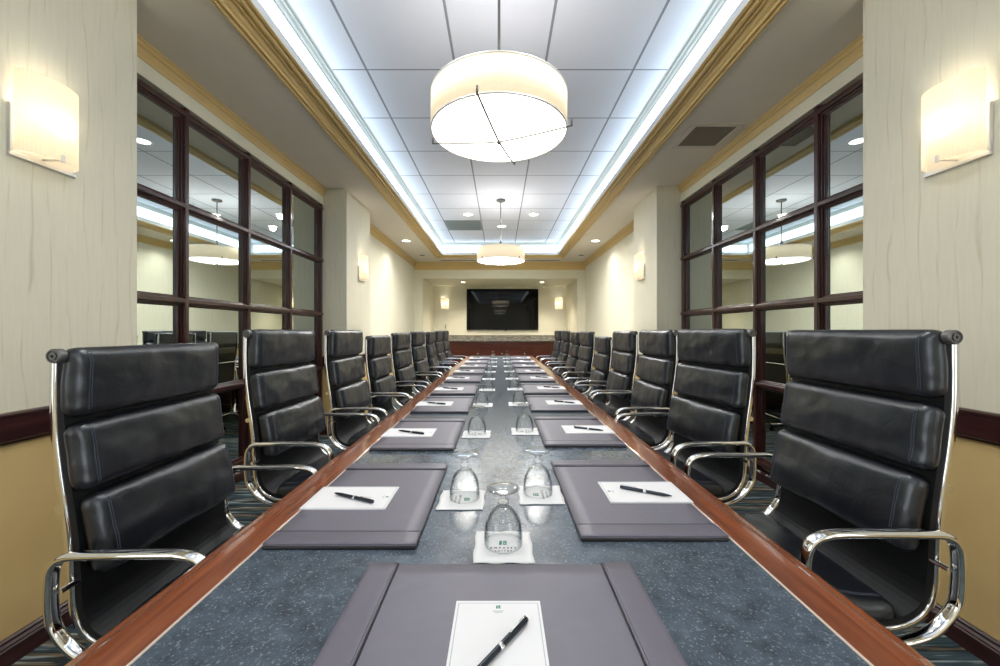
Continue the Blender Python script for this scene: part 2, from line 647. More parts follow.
# wallcovering above each mirror window
for s, nm in ((-1, 'wall_strip_left'), (1, 'wall_strip_right')):
    Y2 = 4.55 if s < 0 else 4.45
    b = MB().box(s * 2.05, s * 2.105, Y1, Y2, 2.655, ZC)
    b.box(s * 2.04, s * 2.052, Y1, Y2, 2.655, 2.667)
    struct(b.build(nm, M['cream']))

# ceiling: soffit ring with the tray opening
TX, TY0, TY1 = 1.26, -1.9, 8.60
b = MB()
o_ = 0.17
b.sweep_rect([(o_, ZC), (o_, ZC + 0.03)], -TX, TX, TY0, TY1)
x0, x1, ya, yb = -TX - o_, TX + o_, TY0 - o_, TY1 + o_
for (a, c, d, e) in ((-2.3, x0, YB, Y4), (x1, 2.3, YB, Y4), (x0, x1, YB, ya), (x0, x1, yb, Y4)):
    b.box(a, c, d, e, ZC, ZC + 0.03)
struct(b.build('ceiling', M['soffit']))
struct(MB().box(-1.4, 1.4, TY0 - 0.14, TY1 + 0.14, ZT, ZT + 0.04).build('ceiling_tray', M['tiles']))

# tray crown: golden steps, then the white lip and the upstand of the cove
crown = [(0.176, ZC), (0.174, ZC - 0.010), (0.160, ZC - 0.022), (0.146, ZC - 0.024), (0.144, ZC - 0.006), (0.134, ZC - 0.004), (0.133, ZC - 0.014), (0.124, ZC - 0.015),
         (0.122, ZC + 0.000), (0.106, ZC + 0.004), (0.092, ZC + 0.014), (0.082, ZC + 0.028), (0.080, ZC + 0.010), (0.068, ZC + 0.009), (0.066, ZC + 0.030),
         (0.056, ZC + 0.031), (0.055, ZC + 0.012), (0.040, ZC + 0.010), (0.030, ZC + 0.014), (0.028, ZC + 0.032), (0.016, ZC + 0.033), (0.015, ZC + 0.018), (0.0, ZC + 0.020), (0.0, ZC + 0.028)]
struct(MB().sweep_rect(crown, -TX, TX, TY0, TY1).build('trim_1', M['gold']))
lip = [(0.0, ZC + 0.028), (0.0, ZC + 0.08), (0.014, ZC + 0.08), (0.014, ZC + 0.05), (0.055, ZC + 0.05), (0.055, ZT + 0.002)]
struct(MB().sweep_rect(lip, -TX, TX, TY0, TY1).build('wall_cove', M['white']))
top = [(0.056, 3.092), (0.040, 3.094), (0.036, 3.104), (0.022, 3.110), (0.012, 3.122), (0.0, 3.126), (-0.004, 3.1395), (-0.018, 3.1395)]
struct(MB().sweep_rect(top, -TX, TX, TY0, TY1).build('trim_2', M['greypaint']))

# cove lights, one diffuser bar per side
def cove_bar(x0, x1, y0, y1, label):
    o = bevel(MB().box(x0, x1, y0, y1, 2.945, 3.085).build('cove_light', M['cove']), 0.004)
    tag(o, label, 'light', 'linear lights in the ceiling cove')
cove_bar(-1.314, -1.298, TY0 + 0.02, TY1 - 0.02, 'long white linear cove light along the left edge of the ceiling tray')
cove_bar(1.298, 1.314, TY0 + 0.02, TY1 - 0.02, 'long white linear cove light along the right edge of the ceiling tray')
cove_bar(-1.26, 1.26, TY1 + 0.038, TY1 + 0.054, 'short white linear cove light at the far end of ceiling tray')

# crowns where walls meet the soffit
def crown_run(name, pts_in, prof):
    """pts_in: wall-foot polyline (x, y) with inward normals handled by mitre in plan; prof (d, z)."""
    b = MB()
    n = len(pts_in)
    P = [Vector((x, y)) for x, y in pts_in]
    nor = []
    for i in range(n):
        segs = []
        if i > 0: segs.append((P[i] - P[i - 1]).normalized())
        if i < n - 1: segs.append((P[i + 1] - P[i]).normalized())
        ns = [Vector((-q.y, q.x)) for q in segs]
        m = sum(ns, Vector((0, 0)))
        m = m.normalized()
        m = m / max(0.3, m.dot(ns[0]))
        nor.append(m)
    v, f = [], []
    for d, z in prof:
        for i in range(n):
            q = P[i] + nor[i] * d
            v.append((q.x, q.y, z))
    for j in range(len(prof) - 1):
        for i in range(n - 1):
            a = j * n + i
            f.append((a, a + 1, a + 1 + n, a + n))
    b.add(v, f)
    return struct(b.build(name, M['gold']))
cp = [(0.001, ZC - 0.092), (0.008, ZC - 0.092), (0.010, ZC - 0.078), (0.006, ZC - 0.074), (0.014, ZC - 0.060), (0.022, ZC - 0.044),
      (0.020, ZC - 0.040), (0.030, ZC - 0.034), (0.036, ZC - 0.020), (0.034, ZC - 0.016), (0.044, ZC - 0.010), (0.046, ZC - 0.001)]
# direction chosen so the inward normal points to the room
crown_run('trim_3', [(-2.05, 4.55), (-2.05, Y1)], cp)
crown_run('trim_4', [(2.05, Y1), (2.05, 4.45)], cp)
big = [(d * 2.0, ZC - (ZC - z) * 1.15) for d, z in cp]
crown_run('trim_5', [(-XW, Y4), (-XW, 5.37)], big)
crown_run('trim_6', [(XW, 5.22), (XW, Y4)], big)
hd = [(0.001, 2.665), (0.012, 2.665), (0.014, 2.69), (0.010, 2.695), (0.03, 2.72), (0.055, 2.76), (0.05, 2.765), (0.075, 2.78), (0.09, 2.81), (0.088, 2.815), (0.11, 2.825), (0.115, ZC - 0.001)]
crown_run('trim_7', [(XW, Y4), (-XW, Y4)], hd)

# chair rails and baseboards on the side walls
def wall_band(name, s, pts, prof, mat):
    """Profile (d, z) run along plan points (x, y) of a side wall; mitred, closed against the wall."""
    P = [Vector((x, y)) for x, y in pts]
    n = len(P)
    nor = []
    for i in range(n):
        segs = []
        if i > 0: segs.append((P[i] - P[i - 1]).normalized())
        if i < n - 1: segs.append((P[i + 1] - P[i]).normalized())
        ns = [Vector((-q.y, q.x)) for q in segs]
        m = sum(ns, Vector((0, 0))).normalized()
        nor.append(m / max(0.3, m.dot(ns[0])))
    v, f = [], []
    k = len(prof)
    for i in range(n):
        for d, z in prof:
            q = P[i] + nor[i] * d
            v.append((s * q.x, q.y, z))
    for i in range(n - 1):
        for j in range(k):
            a, b_ = i * k + j, i * k + (j + 1) % k
            f.append((a, b_, b_ + k, a + k))
    f.append(tuple(range(k)))
    f.append(tuple((n - 1) * k + j for j in range(k)))
    return struct(MB().add(v, f).build(name, mat))
railp = [(0, 0.79), (0.012, 0.792), (0.014, 0.80), (0.022, 0.806), (0.022, 0.888), (0.026, 0.892), (0.026, 0.900), (0.018, 0.905), (0, 0.906)]
basep = [(0, 0), (0.026, 0), (0.026, 0.062), (0.020, 0.066), (0.022, 0.072), (0.014, 0.080), (0.014, 0.088), (0.006, 0.094), (0, 0.094)]
near_pts = [(XP, YB), (XP, Y1), (2.10, Y1)]
for s, side in ((-1, 'left'), (1, 'right')):
    Y2, Y3 = (4.55, 5.37) if s < 0 else (4.45, 5.22)
    far_pts = [(2.10, Y2), (XP, Y2), (XP, Y3), (XW, Y3), (XW, Y4)]
    wall_band('trim_8' if s < 0 else 'trim_9', s, [(XP, WY1)] + near_pts[1:], railp, M['darkwood'])
    wall_band('trim_10' if s < 0 else 'trim_11', s, far_pts, railp, M['darkwood'])
    wall_band('baseboard_' + side, s, near_pts + far_pts, basep, M['darkwood'])

# mirrored window walls
def window(name, s):
    fr = MB()
    Y2 = 4.55 if s < 0 else 4.45
    k = (Y2 - Y1 - 0.0) / (4.55 - 1.922)
    ym = lambda y: Y1 + (y - 1.922) * k
    y0, y1, z0, z1 = Y1 + 0.002, Y2 - 0.002, 0.11, 2.655
    xa, xb, xc = 2.104, 2.075, 2.045
    def bar_v(y, wd, ws):
        fr.box(s * xa, s * xb, y - wd, y + wd, z0, z1)
        fr.box(s * xb, s * (xb - 0.012), y - wd * 0.72, y + wd * 0.72, z0, z1)
        fr.box(s * (xb - 0.012), s * xc, y - ws, y + ws, z0, z1)
    def bar_h(z, wd, ws):
        fr.box(s * (xa), s * (xb + 0.001), y0, y1, z - wd, z + wd)
        fr.box(s * xb, s * (xb - 0.011), y0, y1, z - wd * 0.72, z + wd * 0.72)
        fr.box(s * (xb - 0.011), s * (xc + 0.001), y0, y1, z - ws, z + ws)
    for y in (1.945, 2.565, 3.205, 3.845, 4.505):
        bar_v(ym(y), 0.036, 0.016)
    for z in (0.155, 0.775, 1.395, 2.015, 2.615):
        bar_h(z, 0.036, 0.016)
    o = struct(bevel(fr.build(name, M['darkwoodv']), 0.005))
    p = MB()
    for ya, yb in ((1.98, 2.53), (2.60, 3.17), (3.24, 3.81), (3.88, 4.47)):
        for za, zb in ((0.19, 0.74), (0.81, 1.36), (1.43, 1.98), (2.05, 2.58)):
            p.box(s * 2.088, s * 2.094, ym(ya), ym(yb), za, zb)
    q = p.build('mirror_pane', M['mirror'], o)
    q['label'] = 'tinted mirror panes'
window('window_1', -1)
window('window_2', 1)

# ------------------------------------------------------------------ ceiling fittings
def vent():
    t = empty('ceiling_vent', (1.735, 3.30, ZC))
    tag(t, 'square perforated air vent in the soffit above the right row of chairs', 'vent')
    f = MB()
    a, c = 0.21, 0.165
    f.box(-a, a, -a, -c, -0.012, 0); f.box(-a, a, c, a, -0.012, 0)
    f.box(-a, -c, -c, c, -0.012, 0); f.box(c, a, -c, c, -0.012, 0)
    bevel(f.build('vent_frame', M['ventmetal'], t), 0.004)
    g = MB()
    n = 22
    for i in range(n + 1):
        y = -c + 2 * c * i / n
        g.box(-c, c, y - 0.0028, y + 0.0028, -0.008, -0.003)
        g.box(y - 0.0028, y + 0.0028, -c, c, -0.0075, -0.0035)
    g.build('grille', M['ventbar'], t)
    MB().box(-c, c, -c, c, -0.002, -0.0005).build('backing', M['ventdark'], t)
vent()

def slot(x0, x1, label):
    t = empty('slot_diffuser', ((x0 + x1) / 2, 9.14, ZC))
    tag(t, label, 'vent', 'dark slot diffusers in the far soffit')
    h = (x1 - x0) / 2
    f = MB()
    f.box(-h, h, -0.055, -0.04, -0.006, 0); f.box(-h, h, 0.04, 0.055, -0.006, 0)
    f.box(-h, -h + 0.015, -0.04, 0.04, -0.006, 0); f.box(h - 0.015, h, -0.04, 0.04, -0.006, 0)
    f.build('slot_frame', M['ventmetal'], t)
    MB().box(-h + 0.015, h - 0.015, -0.04, 0.04, -0.002, -0.0005).build('slot_opening', M['ventdark'], t)
slot(-1.40, -0.52, 'long dark slot air vent in far soffit, left of the small pendant')
slot(0.52, 1.40, 'long dark slot air vent in far soffit, right of the small pendant')

def air_return():
    t = empty('return_grille', (-0.66, 7.20, ZT))
    tag(t, 'grey return air grille filling one ceiling tile near far end', 'vent')
    f = MB()
    f.box(-0.32, 0.32, -0.32, -0.29, -0.008, 0); f.box(-0.32, 0.32, 0.29, 0.32, -0.008, 0)
    f.box(-0.32, -0.29, -0.29, 0.29, -0.008, 0); f.box(0.29, 0.32, -0.29, 0.29, -0.008, 0)
    f.build('grille_frame', M['cover'], t)
    g = MB()
    for i in range(24):
        x = -0.28 + 0.56 * i / 23
        g.box(-0.29, 0.29, x - 0.007, x + 0.007, -0.006, -0.002)
    g.build('louver', M['cover'], t)
    MB().box(-0.29, 0.29, -0.29, 0.29, -0.0015, -0.0003).build('backing', M['ventdark'], t)
air_return()

def downlight(x, y, z, label, group, lens='down', watts=0, angle=70, r=0.075, col=(1, 0.96, 0.89), tilt=(0, 0, 0)):
    t = empty('downlight', (x, y, z))
    tag(t, label, 'light', group)
    MB().lathe([(r + 0.018, 0), (r + 0.016, -0.005), (r, -0.007), (r - 0.004, -0.001)], seg=28).build('trim_ring', M['trimwhite'], t)
    if lens == 'dark':
        MB().lathe([(0, -0.0012), (r - 0.002, -0.0012)], seg=28).build('lens', M['darkcan'], t)
    else:
        MB().lathe([(0, -0.004), (r * 0.6, -0.0035), (r - 0.002, -0.0012)], seg=28).build('lens', M[lens], t)
    if watts:
        spot_light('spot', t, (0, 0, -0.03), watts, col, angle, 1.0, tilt)
    return t
g1 = 'round downlights in the tile ceiling'
downlight(-0.53, 6.52, ZT, 'round ceiling downlight left of the small pendant rod', g1, 'down', TRAY_W, 168)
downlight(0.56, 6.52, ZT, 'round ceiling downlight right of the small pendant rod', g1, 'down', TRAY_W, 168)
downlight(0.03, 7.26, ZT, 'round ceiling downlight directly behind the small pendant rod', g1, 'down', TRAY_W, 168)
downlight(-0.52, 4.0, ZT, 'round ceiling downlight hidden by large pendant, seen in right mirror', g1, 'down', TRAY_W * 0.45, 130)
downlight(0.52, 4.0, ZT, 'round ceiling downlight hidden by large pendant, seen in left mirror', g1, 'down', TRAY_W * 0.45, 130)
downlight(-0.52, 1.45, ZT, 'added unseen ceiling downlight overhead, left of the viewpoint', g1, 'down', TRAY_W * 0.22, 120)  # this overhead pair is out of view, added to raise the brightness
downlight(0.52, 1.45, ZT, 'added unseen ceiling downlight overhead, right of the viewpoint', g1, 'down', TRAY_W * 0.22, 120)
g2 = 'round downlights in the soffit'
downlight(-1.71, 7.14, ZC, 'lit round soffit downlight beside the far left wall', g2, 'down', DOWN_W, 150, tilt=(0, math.radians(-6), 0))
downlight(1.74, 7.14, ZC, 'lit round soffit downlight beside the far right wall', g2, 'down', DOWN_W, 150, tilt=(0, math.radians(6), 0))
downlight(-1.69, 8.5, ZC, 'dark unlit round soffit fitting at the far left corner', g2, 'dark', r=0.07)
downlight(1.76, 8.5, ZC, 'dark unlit round soffit fitting at the far right corner', g2, 'dark', r=0.07)
g3 = 'downlights in the screen niche'
downlight(-0.95, 10.1, 2.46, 'warm downlight in niche ceiling, upper left of the black screen', g3, 'downwarm', NICHE_W, 120, 0.06, (1, 0.88, 0.7))
downlight(1.08, 10.1, 2.46, 'warm downlight in niche ceiling, upper right of the black screen', g3, 'downwarm', NICHE_W, 120, 0.06, (1, 0.88, 0.7))

# ------------------------------------------------------------------ pendants
def pendant(x, y, rot, label):
    t = empty('pendant_lamp', (x, y, ZT), rot)
    tag(t, label, 'lamp', 'drum pendants over the table')
    zb, zt, R = 2.235 - ZT, 2.412 - ZT, 0.352
    MB().lathe([(R, zb), (R, zt), (R - 0.004, zt), (R - 0.004, zb), (R, zb)], seg=72).build('drum_shade', M['drum'], t)
    rm = MB()
    for z in (zb, zt):
        rm.lathe([(R + 0.0015, z - 0.004), (R + 0.0015, z + 0.004), (R - 0.006, z + 0.004), (R - 0.006, z - 0.004), (R + 0.0015, z - 0.004)], seg=72)
    rm.build('shade_rim', M['nickel'], t)
    MB().lathe([(0, zb - 0.038), (0.1, zb - 0.035), (0.2, zb - 0.025), (0.3, zb - 0.009), (R - 0.006, zb + 0.002), (R - 0.006, zb + 0.006), (0, zb + 0.004)], seg=64).build('diffuser', M['diffuser'], t)
    MB().lathe([(R - 0.006, zt - 0.006), (0.03, zt - 0.006), (0.03, zt - 0.004), (R - 0.006, zt - 0.004)], seg=48).build('top_diffuser', M['topglow'], t)
    for a in (0, PI / 2):
        pts = []
        for i in range(-10, 11):
            u = i / 10
            pts.append((u * 0.374 * math.cos(a), u * 0.374 * math.sin(a), zb - 0.046 + 0.036 * abs(u) ** 1.3))
        b = MB().tube(pts, 0.0055, 0.003, seg=6)
        for q in (-1, 1):
            cx, cy = q * 0.374 * math.cos(a), q * 0.374 * math.sin(a)
            b.tube([(cx, cy, zb - 0.012), (cx, cy, zb + 0.022)], 0.0055, seg=8)
        b.build('strap', M['steel'], t)
    MB().lathe([(0, zb - 0.060), (0.007, zb - 0.058), (0.012, zb - 0.050), (0.012, zb - 0.044), (0, zb - 0.042)], seg=16).build('finial', M['steel'], t)
    MB().tube([(0, 0, -0.02), (0, 0, zt + 0.1)], 0.0075, seg=14).build('stem', M['steel'], t)
    MB().lathe([(0, zt - 0.005), (0.0, zt - 0.005), (0.022, zt - 0.004), (0.022, zt + 0.09), (0.016, zt + 0.115), (0.008, zt + 0.12)], seg=18).build('stem_sleeve', M['steel'], t)
    MB().lathe([(0.0, -0.03), (0.05, -0.028), (0.066, -0.02), (0.068, 0)], seg=28).build('canopy', M['steel'], t)
    return t
pendant(-0.005, 2.05, math.radians(-14.5), 'large cream drum pendant lamp nearest, over the near half of the table')
pendant(0.012, 5.80, math.radians(45), 'cream drum pendant lamp farther away, over the far half of the table')
pendant(0.0, -0.95, math.radians(30), 'cream drum pendant added behind the viewpoint to brighten the room')  # extra lamp out of view, added for more light in the room

# ------------------------------------------------------------------ sconces
def make_sconce():
    """local: wall plane y = 0, room towards -y; origin at the middle of the backplate's foot."""
    t = empty('wall_sconce')
    bp = MB().box(-0.112, 0.112, -0.006, 0, 0.0, 0.19)
    bp.box(-0.112, 0.112, -0.013, -0.006, 0.0, 0.016)
    bp.box(-0.112, -0.103, -0.014, -0.006, 0.016, 0.19)
    bp.box(0.103, 0.112, -0.014, -0.006, 0.016, 0.19)
    bevel(bp.build('backplate', M['nickel'], t), 0.002)
    sh = MB()
    n = 96
    v, f = [], []
    z0, z1 = 0.022, 0.322
    for layer, off in ((0, 0), (1, -0.003)):
        for zi in (z0, z1):
            for i in range(n + 1):
                a = PI + PI * i / n
                pl = 0.0016 if i % 4 in (1, 2) else 0.0
                x = (0.101 + off + pl) * math.cos(a)
                y = (0.066 + off + pl) * math.sin(a) - 0.012
                v.append((x, y, zi))
    m = n + 1
    for i in range(n):
        f.append((i, i + 1, m + i + 1, m + i))
        f.append((2 * m + i, 2 * m + i + 1, 3 * m + i + 1, 3 * m + i))
        f.append((i, i + 1, 2 * m + i + 1, 2 * m + i))
        f.append((m + i, m + i + 1, 3 * m + i + 1, 3 * m + i))
    sh.add(v, f, 0, True).build('pleated_shade', M['pleat'], t)
    ar = MB().box(-0.006, 0.006, -0.075, -0.006, 0.024, 0.030).box(-0.006, 0.006, -0.084, -0.078, 0.016, 0.046)
    bevel(ar.build('bracket', M['nickel'], t), 0.0015)
    MB().lathe([(0, 0.11), (0.012, 0.115), (0.016, 0.14), (0.016, 0.18), (0.010, 0.2), (0, 0.205)], (0, -0.045, 0), 14).build('bulb', M['bulb'], t)
    point_light('glow', t, (0, -0.045, 0.185), SCONCE_W, (1, 0.92, 0.79), 0.018)
    return t
sc0 = make_sconce()
spots = [(-XP, 1.525, 1.838, PI / 2, 'pleated cream wall sconce on the near left wall'),
         (XP, 1.525, 1.838, -PI / 2, 'pleated cream wall sconce on the near right wall'),
         (-XP, 5.03, 1.838, PI / 2, 'pleated wall sconce on the left pilaster beyond mirrored window'),
         (XP, 4.94, 1.838, -PI / 2, 'pleated wall sconce on the right pilaster beyond mirrored window'),
         (-1.545, Y5, 1.80, 0, 'pleated wall sconce on back wall, left of the black screen'),
         (1.645, Y5, 1.80, 0, 'pleated wall sconce on back wall, right of the black screen')]
for i, (x, y, z, r, lb) in enumerate(spots):
    o = sc0 if i == 0 else copy_tree(sc0)
    o.location = (x, y, z)
    o.rotation_euler = (0, 0, r)
    tag(o, lb, 'wall lamp', 'pleated wall sconces')

# ------------------------------------------------------------------ screen and cabinet at the far end
tv = empty('wall_screen', (0.07, Y5, 1.80))
tag(tv, 'large black flat screen television hanging on the back wall', 'television')
b = MB()
W_, H_ = 1.0, 0.575
b.box(-W_, W_, -0.055, -0.005, H_ - 0.012, H_); b.box(-W_, W_, -0.055, -0.005, -H_, -H_ + 0.022)
b.box(-W_, -W_ + 0.012, -0.055, -0.005, -H_ + 0.022, H_ - 0.012); b.box(W_ - 0.012, W_, -0.055, -0.005, -H_ + 0.022, H_ - 0.012)
bevel(b.build('bezel', M['bezel'], tv), 0.003)
MB().box(-W_ + 0.012, W_ - 0.012, -0.048, -0.01, -H_ + 0.022, H_ - 0.012).build('screen', M['screen'], tv)
MB().box(0.06, 0.12, -0.05, -0.01, -H_ - 0.02, -H_).build('sensor', M['steel'], tv)

cab = empty('credenza', (0, 10.41, 0))
tag(cab, 'long dark mahogany cabinet along the back wall under the black screen', 'cabinet')
b = MB().box(-1.858, 1.858, 0.02, 0.585, 0.08, 0.925).box(-1.858, 1.858, 0.06, 0.585, 0, 0.08)
bevel(b.build('cabinet_body', M['cabwood'], cab), 0.003)
def door(x0, x1, depth):
    b = MB()
    z0, z1, st = 0.11, 0.885, 0.055
    y = depth
    b.box(x0, x0 + st, y - 0.02, y, z0, z1); b.box(x1 - st, x1, y - 0.02, y, z0, z1)
    b.box(x0 + st, x1 - st, y - 0.02, y, z0, z0 + st); b.box(x0 + st, x1 - st, y - 0.02, y, z1 - st, z1)
    b.box(x0 + st, x1 - st, y - 0.010, y, z0 + st, z1 - st)
    b.box(x0 + st + 0.03, x1 - st - 0.03, y - 0.016, y - 0.010, z0 + st + 0.03, z1 - st - 0.03)
    d = bevel(b.build('cabinet_door', M['cabwood'], cab), 0.003)
    kx = x1 - 0.028
    MB().lathe([(0, -0.028), (0.010, -0.026), (0.013, -0.018), (0.006, -0.010), (0.006, 0)], (kx, y - 0.02, 0.6), 12, axis='y').build('door_knob', M['nickel'], d)
for x0, x1 in ((-1.85, -1.40), (-1.38, -0.56), (-0.53, 0.08), (0.10, 0.68), (0.71, 1.42), (1.44, 1.85)):
    door(x0, x1, 0.02)
ct = MB().box(-1.858, 1.858, -0.03, 0.588, 0.925, 0.972)
ct_o = bevel(ct.build('countertop', M['granite']), 0.006)
ct_o.location = (0, 10.41, 0)
tag(ct_o, 'brown grey granite countertop on the long mahogany cabinet', 'countertop')
bs = bevel(MB().box(-1.858, 1.858, 0.555, 0.588, 0.972, 1.085).build('backsplash', M['granite'], ct_o), 0.004)

sw = MB().box(-0.012, 0.012, -0.008, 0, -0.06, 0.06).box(-0.006, 0.006, -0.012, -0.008, -0.02, 0.02)
swo = bevel(sw.build('wall_switch', M['steel'], None, (-1.53, Y5, 1.32)), 0.002)
tag(swo, 'small narrow dark plate on back wall below the left sconce', 'switch')

# ------------------------------------------------------------------ table
TZ = 0.74
HW, SW = 0.603, 0.512
TA, TB = 0.33, 7.32
tbl = empty('conference_table', (0, (TA + TB) / 2, 0))
tag(tbl, 'long conference table with blue grey stone top and mahogany edge', 'table')
HL = (TB - TA) / 2
SL = HL - 0.091
bevel(MB().box(-SW + 0.003, SW - 0.003, -SL + 0.003, SL - 0.003, TZ - 0.03, TZ).build('stone_top', M['stone'], tbl), 0.001)
prof = [(-0.003, TZ - 0.03), (-0.003, TZ + 0.0005), (0.0015, TZ + 0.0005), (0.0015, TZ - 0.03)]
MB().sweep_rect(prof, -SW, SW, -SL, SL).build('inlay_strip', M['inlay'], tbl)
prof = [(0.0015, TZ - 0.05), (0.0015, TZ), (0.052, TZ), (0.070, TZ - 0.0008), (0.077, TZ - 0.003), (0.081, TZ - 0.0055), (0.093, TZ - 0.007),
        (0.101, TZ - 0.011), (0.105, TZ - 0.018), (0.103, TZ - 0.030), (0.094, TZ - 0.042), (0.080, TZ - 0.050), (0.0015, TZ - 0.05)]
wb = MB().sweep_rect(prof, -SW, SW, -SL, SL).build('wood_edge', M['tablewood'], tbl)
bevel(wb, 0.003)
MB().box(-0.47, 0.47, -SL + 0.05, SL - 0.05, TZ - 0.11, TZ - 0.05).build('apron', M['darkwood'], tbl)
for yy in (-2.6, 0.0, 2.6):
    b = MB().box(-0.26, 0.26, yy - 0.36, yy + 0.36, 0.06, TZ - 0.11).box(-0.29, 0.29, yy - 0.39, yy + 0.39, 0, 0.07)
    b.box(-0.268, 0.268, yy - 0.30, yy + 0.30, 0.14, 0.56)
    bevel(b.build('pedestal', M['darkwood'], tbl), 0.005)

# ------------------------------------------------------------------ chairs
prof_pts = [(-0.326, 1.152), (-0.327, 1.09), (-0.327, 1.03), (-0.324, 0.96), (-0.315, 0.88), (-0.303, 0.80), (-0.292, 0.71), (-0.288, 0.63), (-0.282, 0.565),
            (-0.258, 0.518), (-0.20, 0.494), (-0.10, 0.497), (0.04, 0.508), (0.16, 0.518), (0.215, 0.512), (0.245, 0.490)]
PC = catmull([(0, a, c) for a, c in prof_pts], 12)
PS = [0.0]
for i in range(1, len(PC)):
    PS.append(PS[-1] + (PC[i] - PC[i - 1]).length)
def prof_at(s):
    s = max(0.0, min(PS[-1] - 1e-6, s)) if 0 <= s <= PS[-1] else s
    if s < 0:
        t = (PC[1] - PC[0]).normalized()
        return PC[0] + t * s, t
    if s > PS[-1]:
        t = (PC[-1] - PC[-2]).normalized()
        return PC[-1] + t * (s - PS[-1]), t
    lo, hi = 0, len(PS) - 1
    while hi - lo > 1:
        m = (lo + hi) // 2
        if PS[m] <= s: lo = m
        else: hi = m
    u = (s - PS[lo]) / (PS[hi] - PS[lo])
    p = PC[lo].lerp(PC[hi], u)
    a, c = PC[max(lo - 2, 0)], PC[min(hi + 2, len(PC) - 1)]
    return p, (c - a).normalized()
def s_of_z(z):
    for i in range(len(PC) - 1):
        if PC[i].z >= z >= PC[i + 1].z:
            u = (PC[i].z - z) / (PC[i].z - PC[i + 1].z)
            return PS[i] + u * (PS[i + 1] - PS[i])
    return 0
def s_of_y(y):
    for i in range(len(PC) - 1, 0, -1):
        if PC[i].y >= y >= PC[i - 1].y:
            u = (PC[i].y - y) / (PC[i].y - PC[i - 1].y)
            return PS[i] - u * (PS[i] - PS[i - 1])
    return PS[-1]
def bend(x, s, n):
    p, t = prof_at(s)
    N = Vector((0, -t.z, t.y))
    return Vector((x, p.y, p.z)) + N * n

def cushion(name, s0, s1, halfw, thick, parent, seed, fwd=0.0, seamv=True):
    sc, hs = (s0 + s1) / 2, (s1 - s0) / 2
    def fn(p):
        u, v = p.x / halfw, p.y / hs
        k = 1.0 + 0.16 * (1 - u * u) * (1 - v * v) - 0.10 * (abs(u) ** 5)
        nz = p.z + thick / 2
        nz = nz * k if nz > thick * 0.4 else nz
        wr = noise.noise(Vector((p.x * 9 + seed * 7, p.y * 14, seed))) * 0.0048 + noise.noise(Vector((p.x * 26 + seed, p.y * 30, 5 + seed))) * 0.0024
        nz += wr * (1 if nz > thick * 0.5 else 0.1)
        # edges of a soft pad wander a little
        x = p.x + noise.noise(Vector((p.y * 12, seed, 3))) * 0.003 * u
        return bend(x, sc + p.y, nz - 0.015 + fwd * (1 + 0.5 * v))
    b = MB()
    r = min(thick * 0.46, 0.024)
    n = (34, 22, 8)
    # nonuniform rows: warp the cube grid so the rounded rims get detail
    b.rbox(halfw, hs, thick / 2, r, n, fn)
    for q in (-1, 1):
        for off in ((0.026, 0.031) if seamv else (0.028,)):
            path = []
            for i in range(25):
                y = -hs + r * 0.55 + (2 * hs - 1.1 * r) * i / 24
                e = abs(y) - (hs - r)
                z = thick / 2 if e <= 0 else thick / 2 - r + math.sqrt(max(r * r - e * e, 0))
                path.append(fn(Vector((q * (halfw - off), y, z))))
            b.tube(path, 0.0011, seg=5, k=1)
    return b.build(name, [M['leather'], M['thread']], parent)

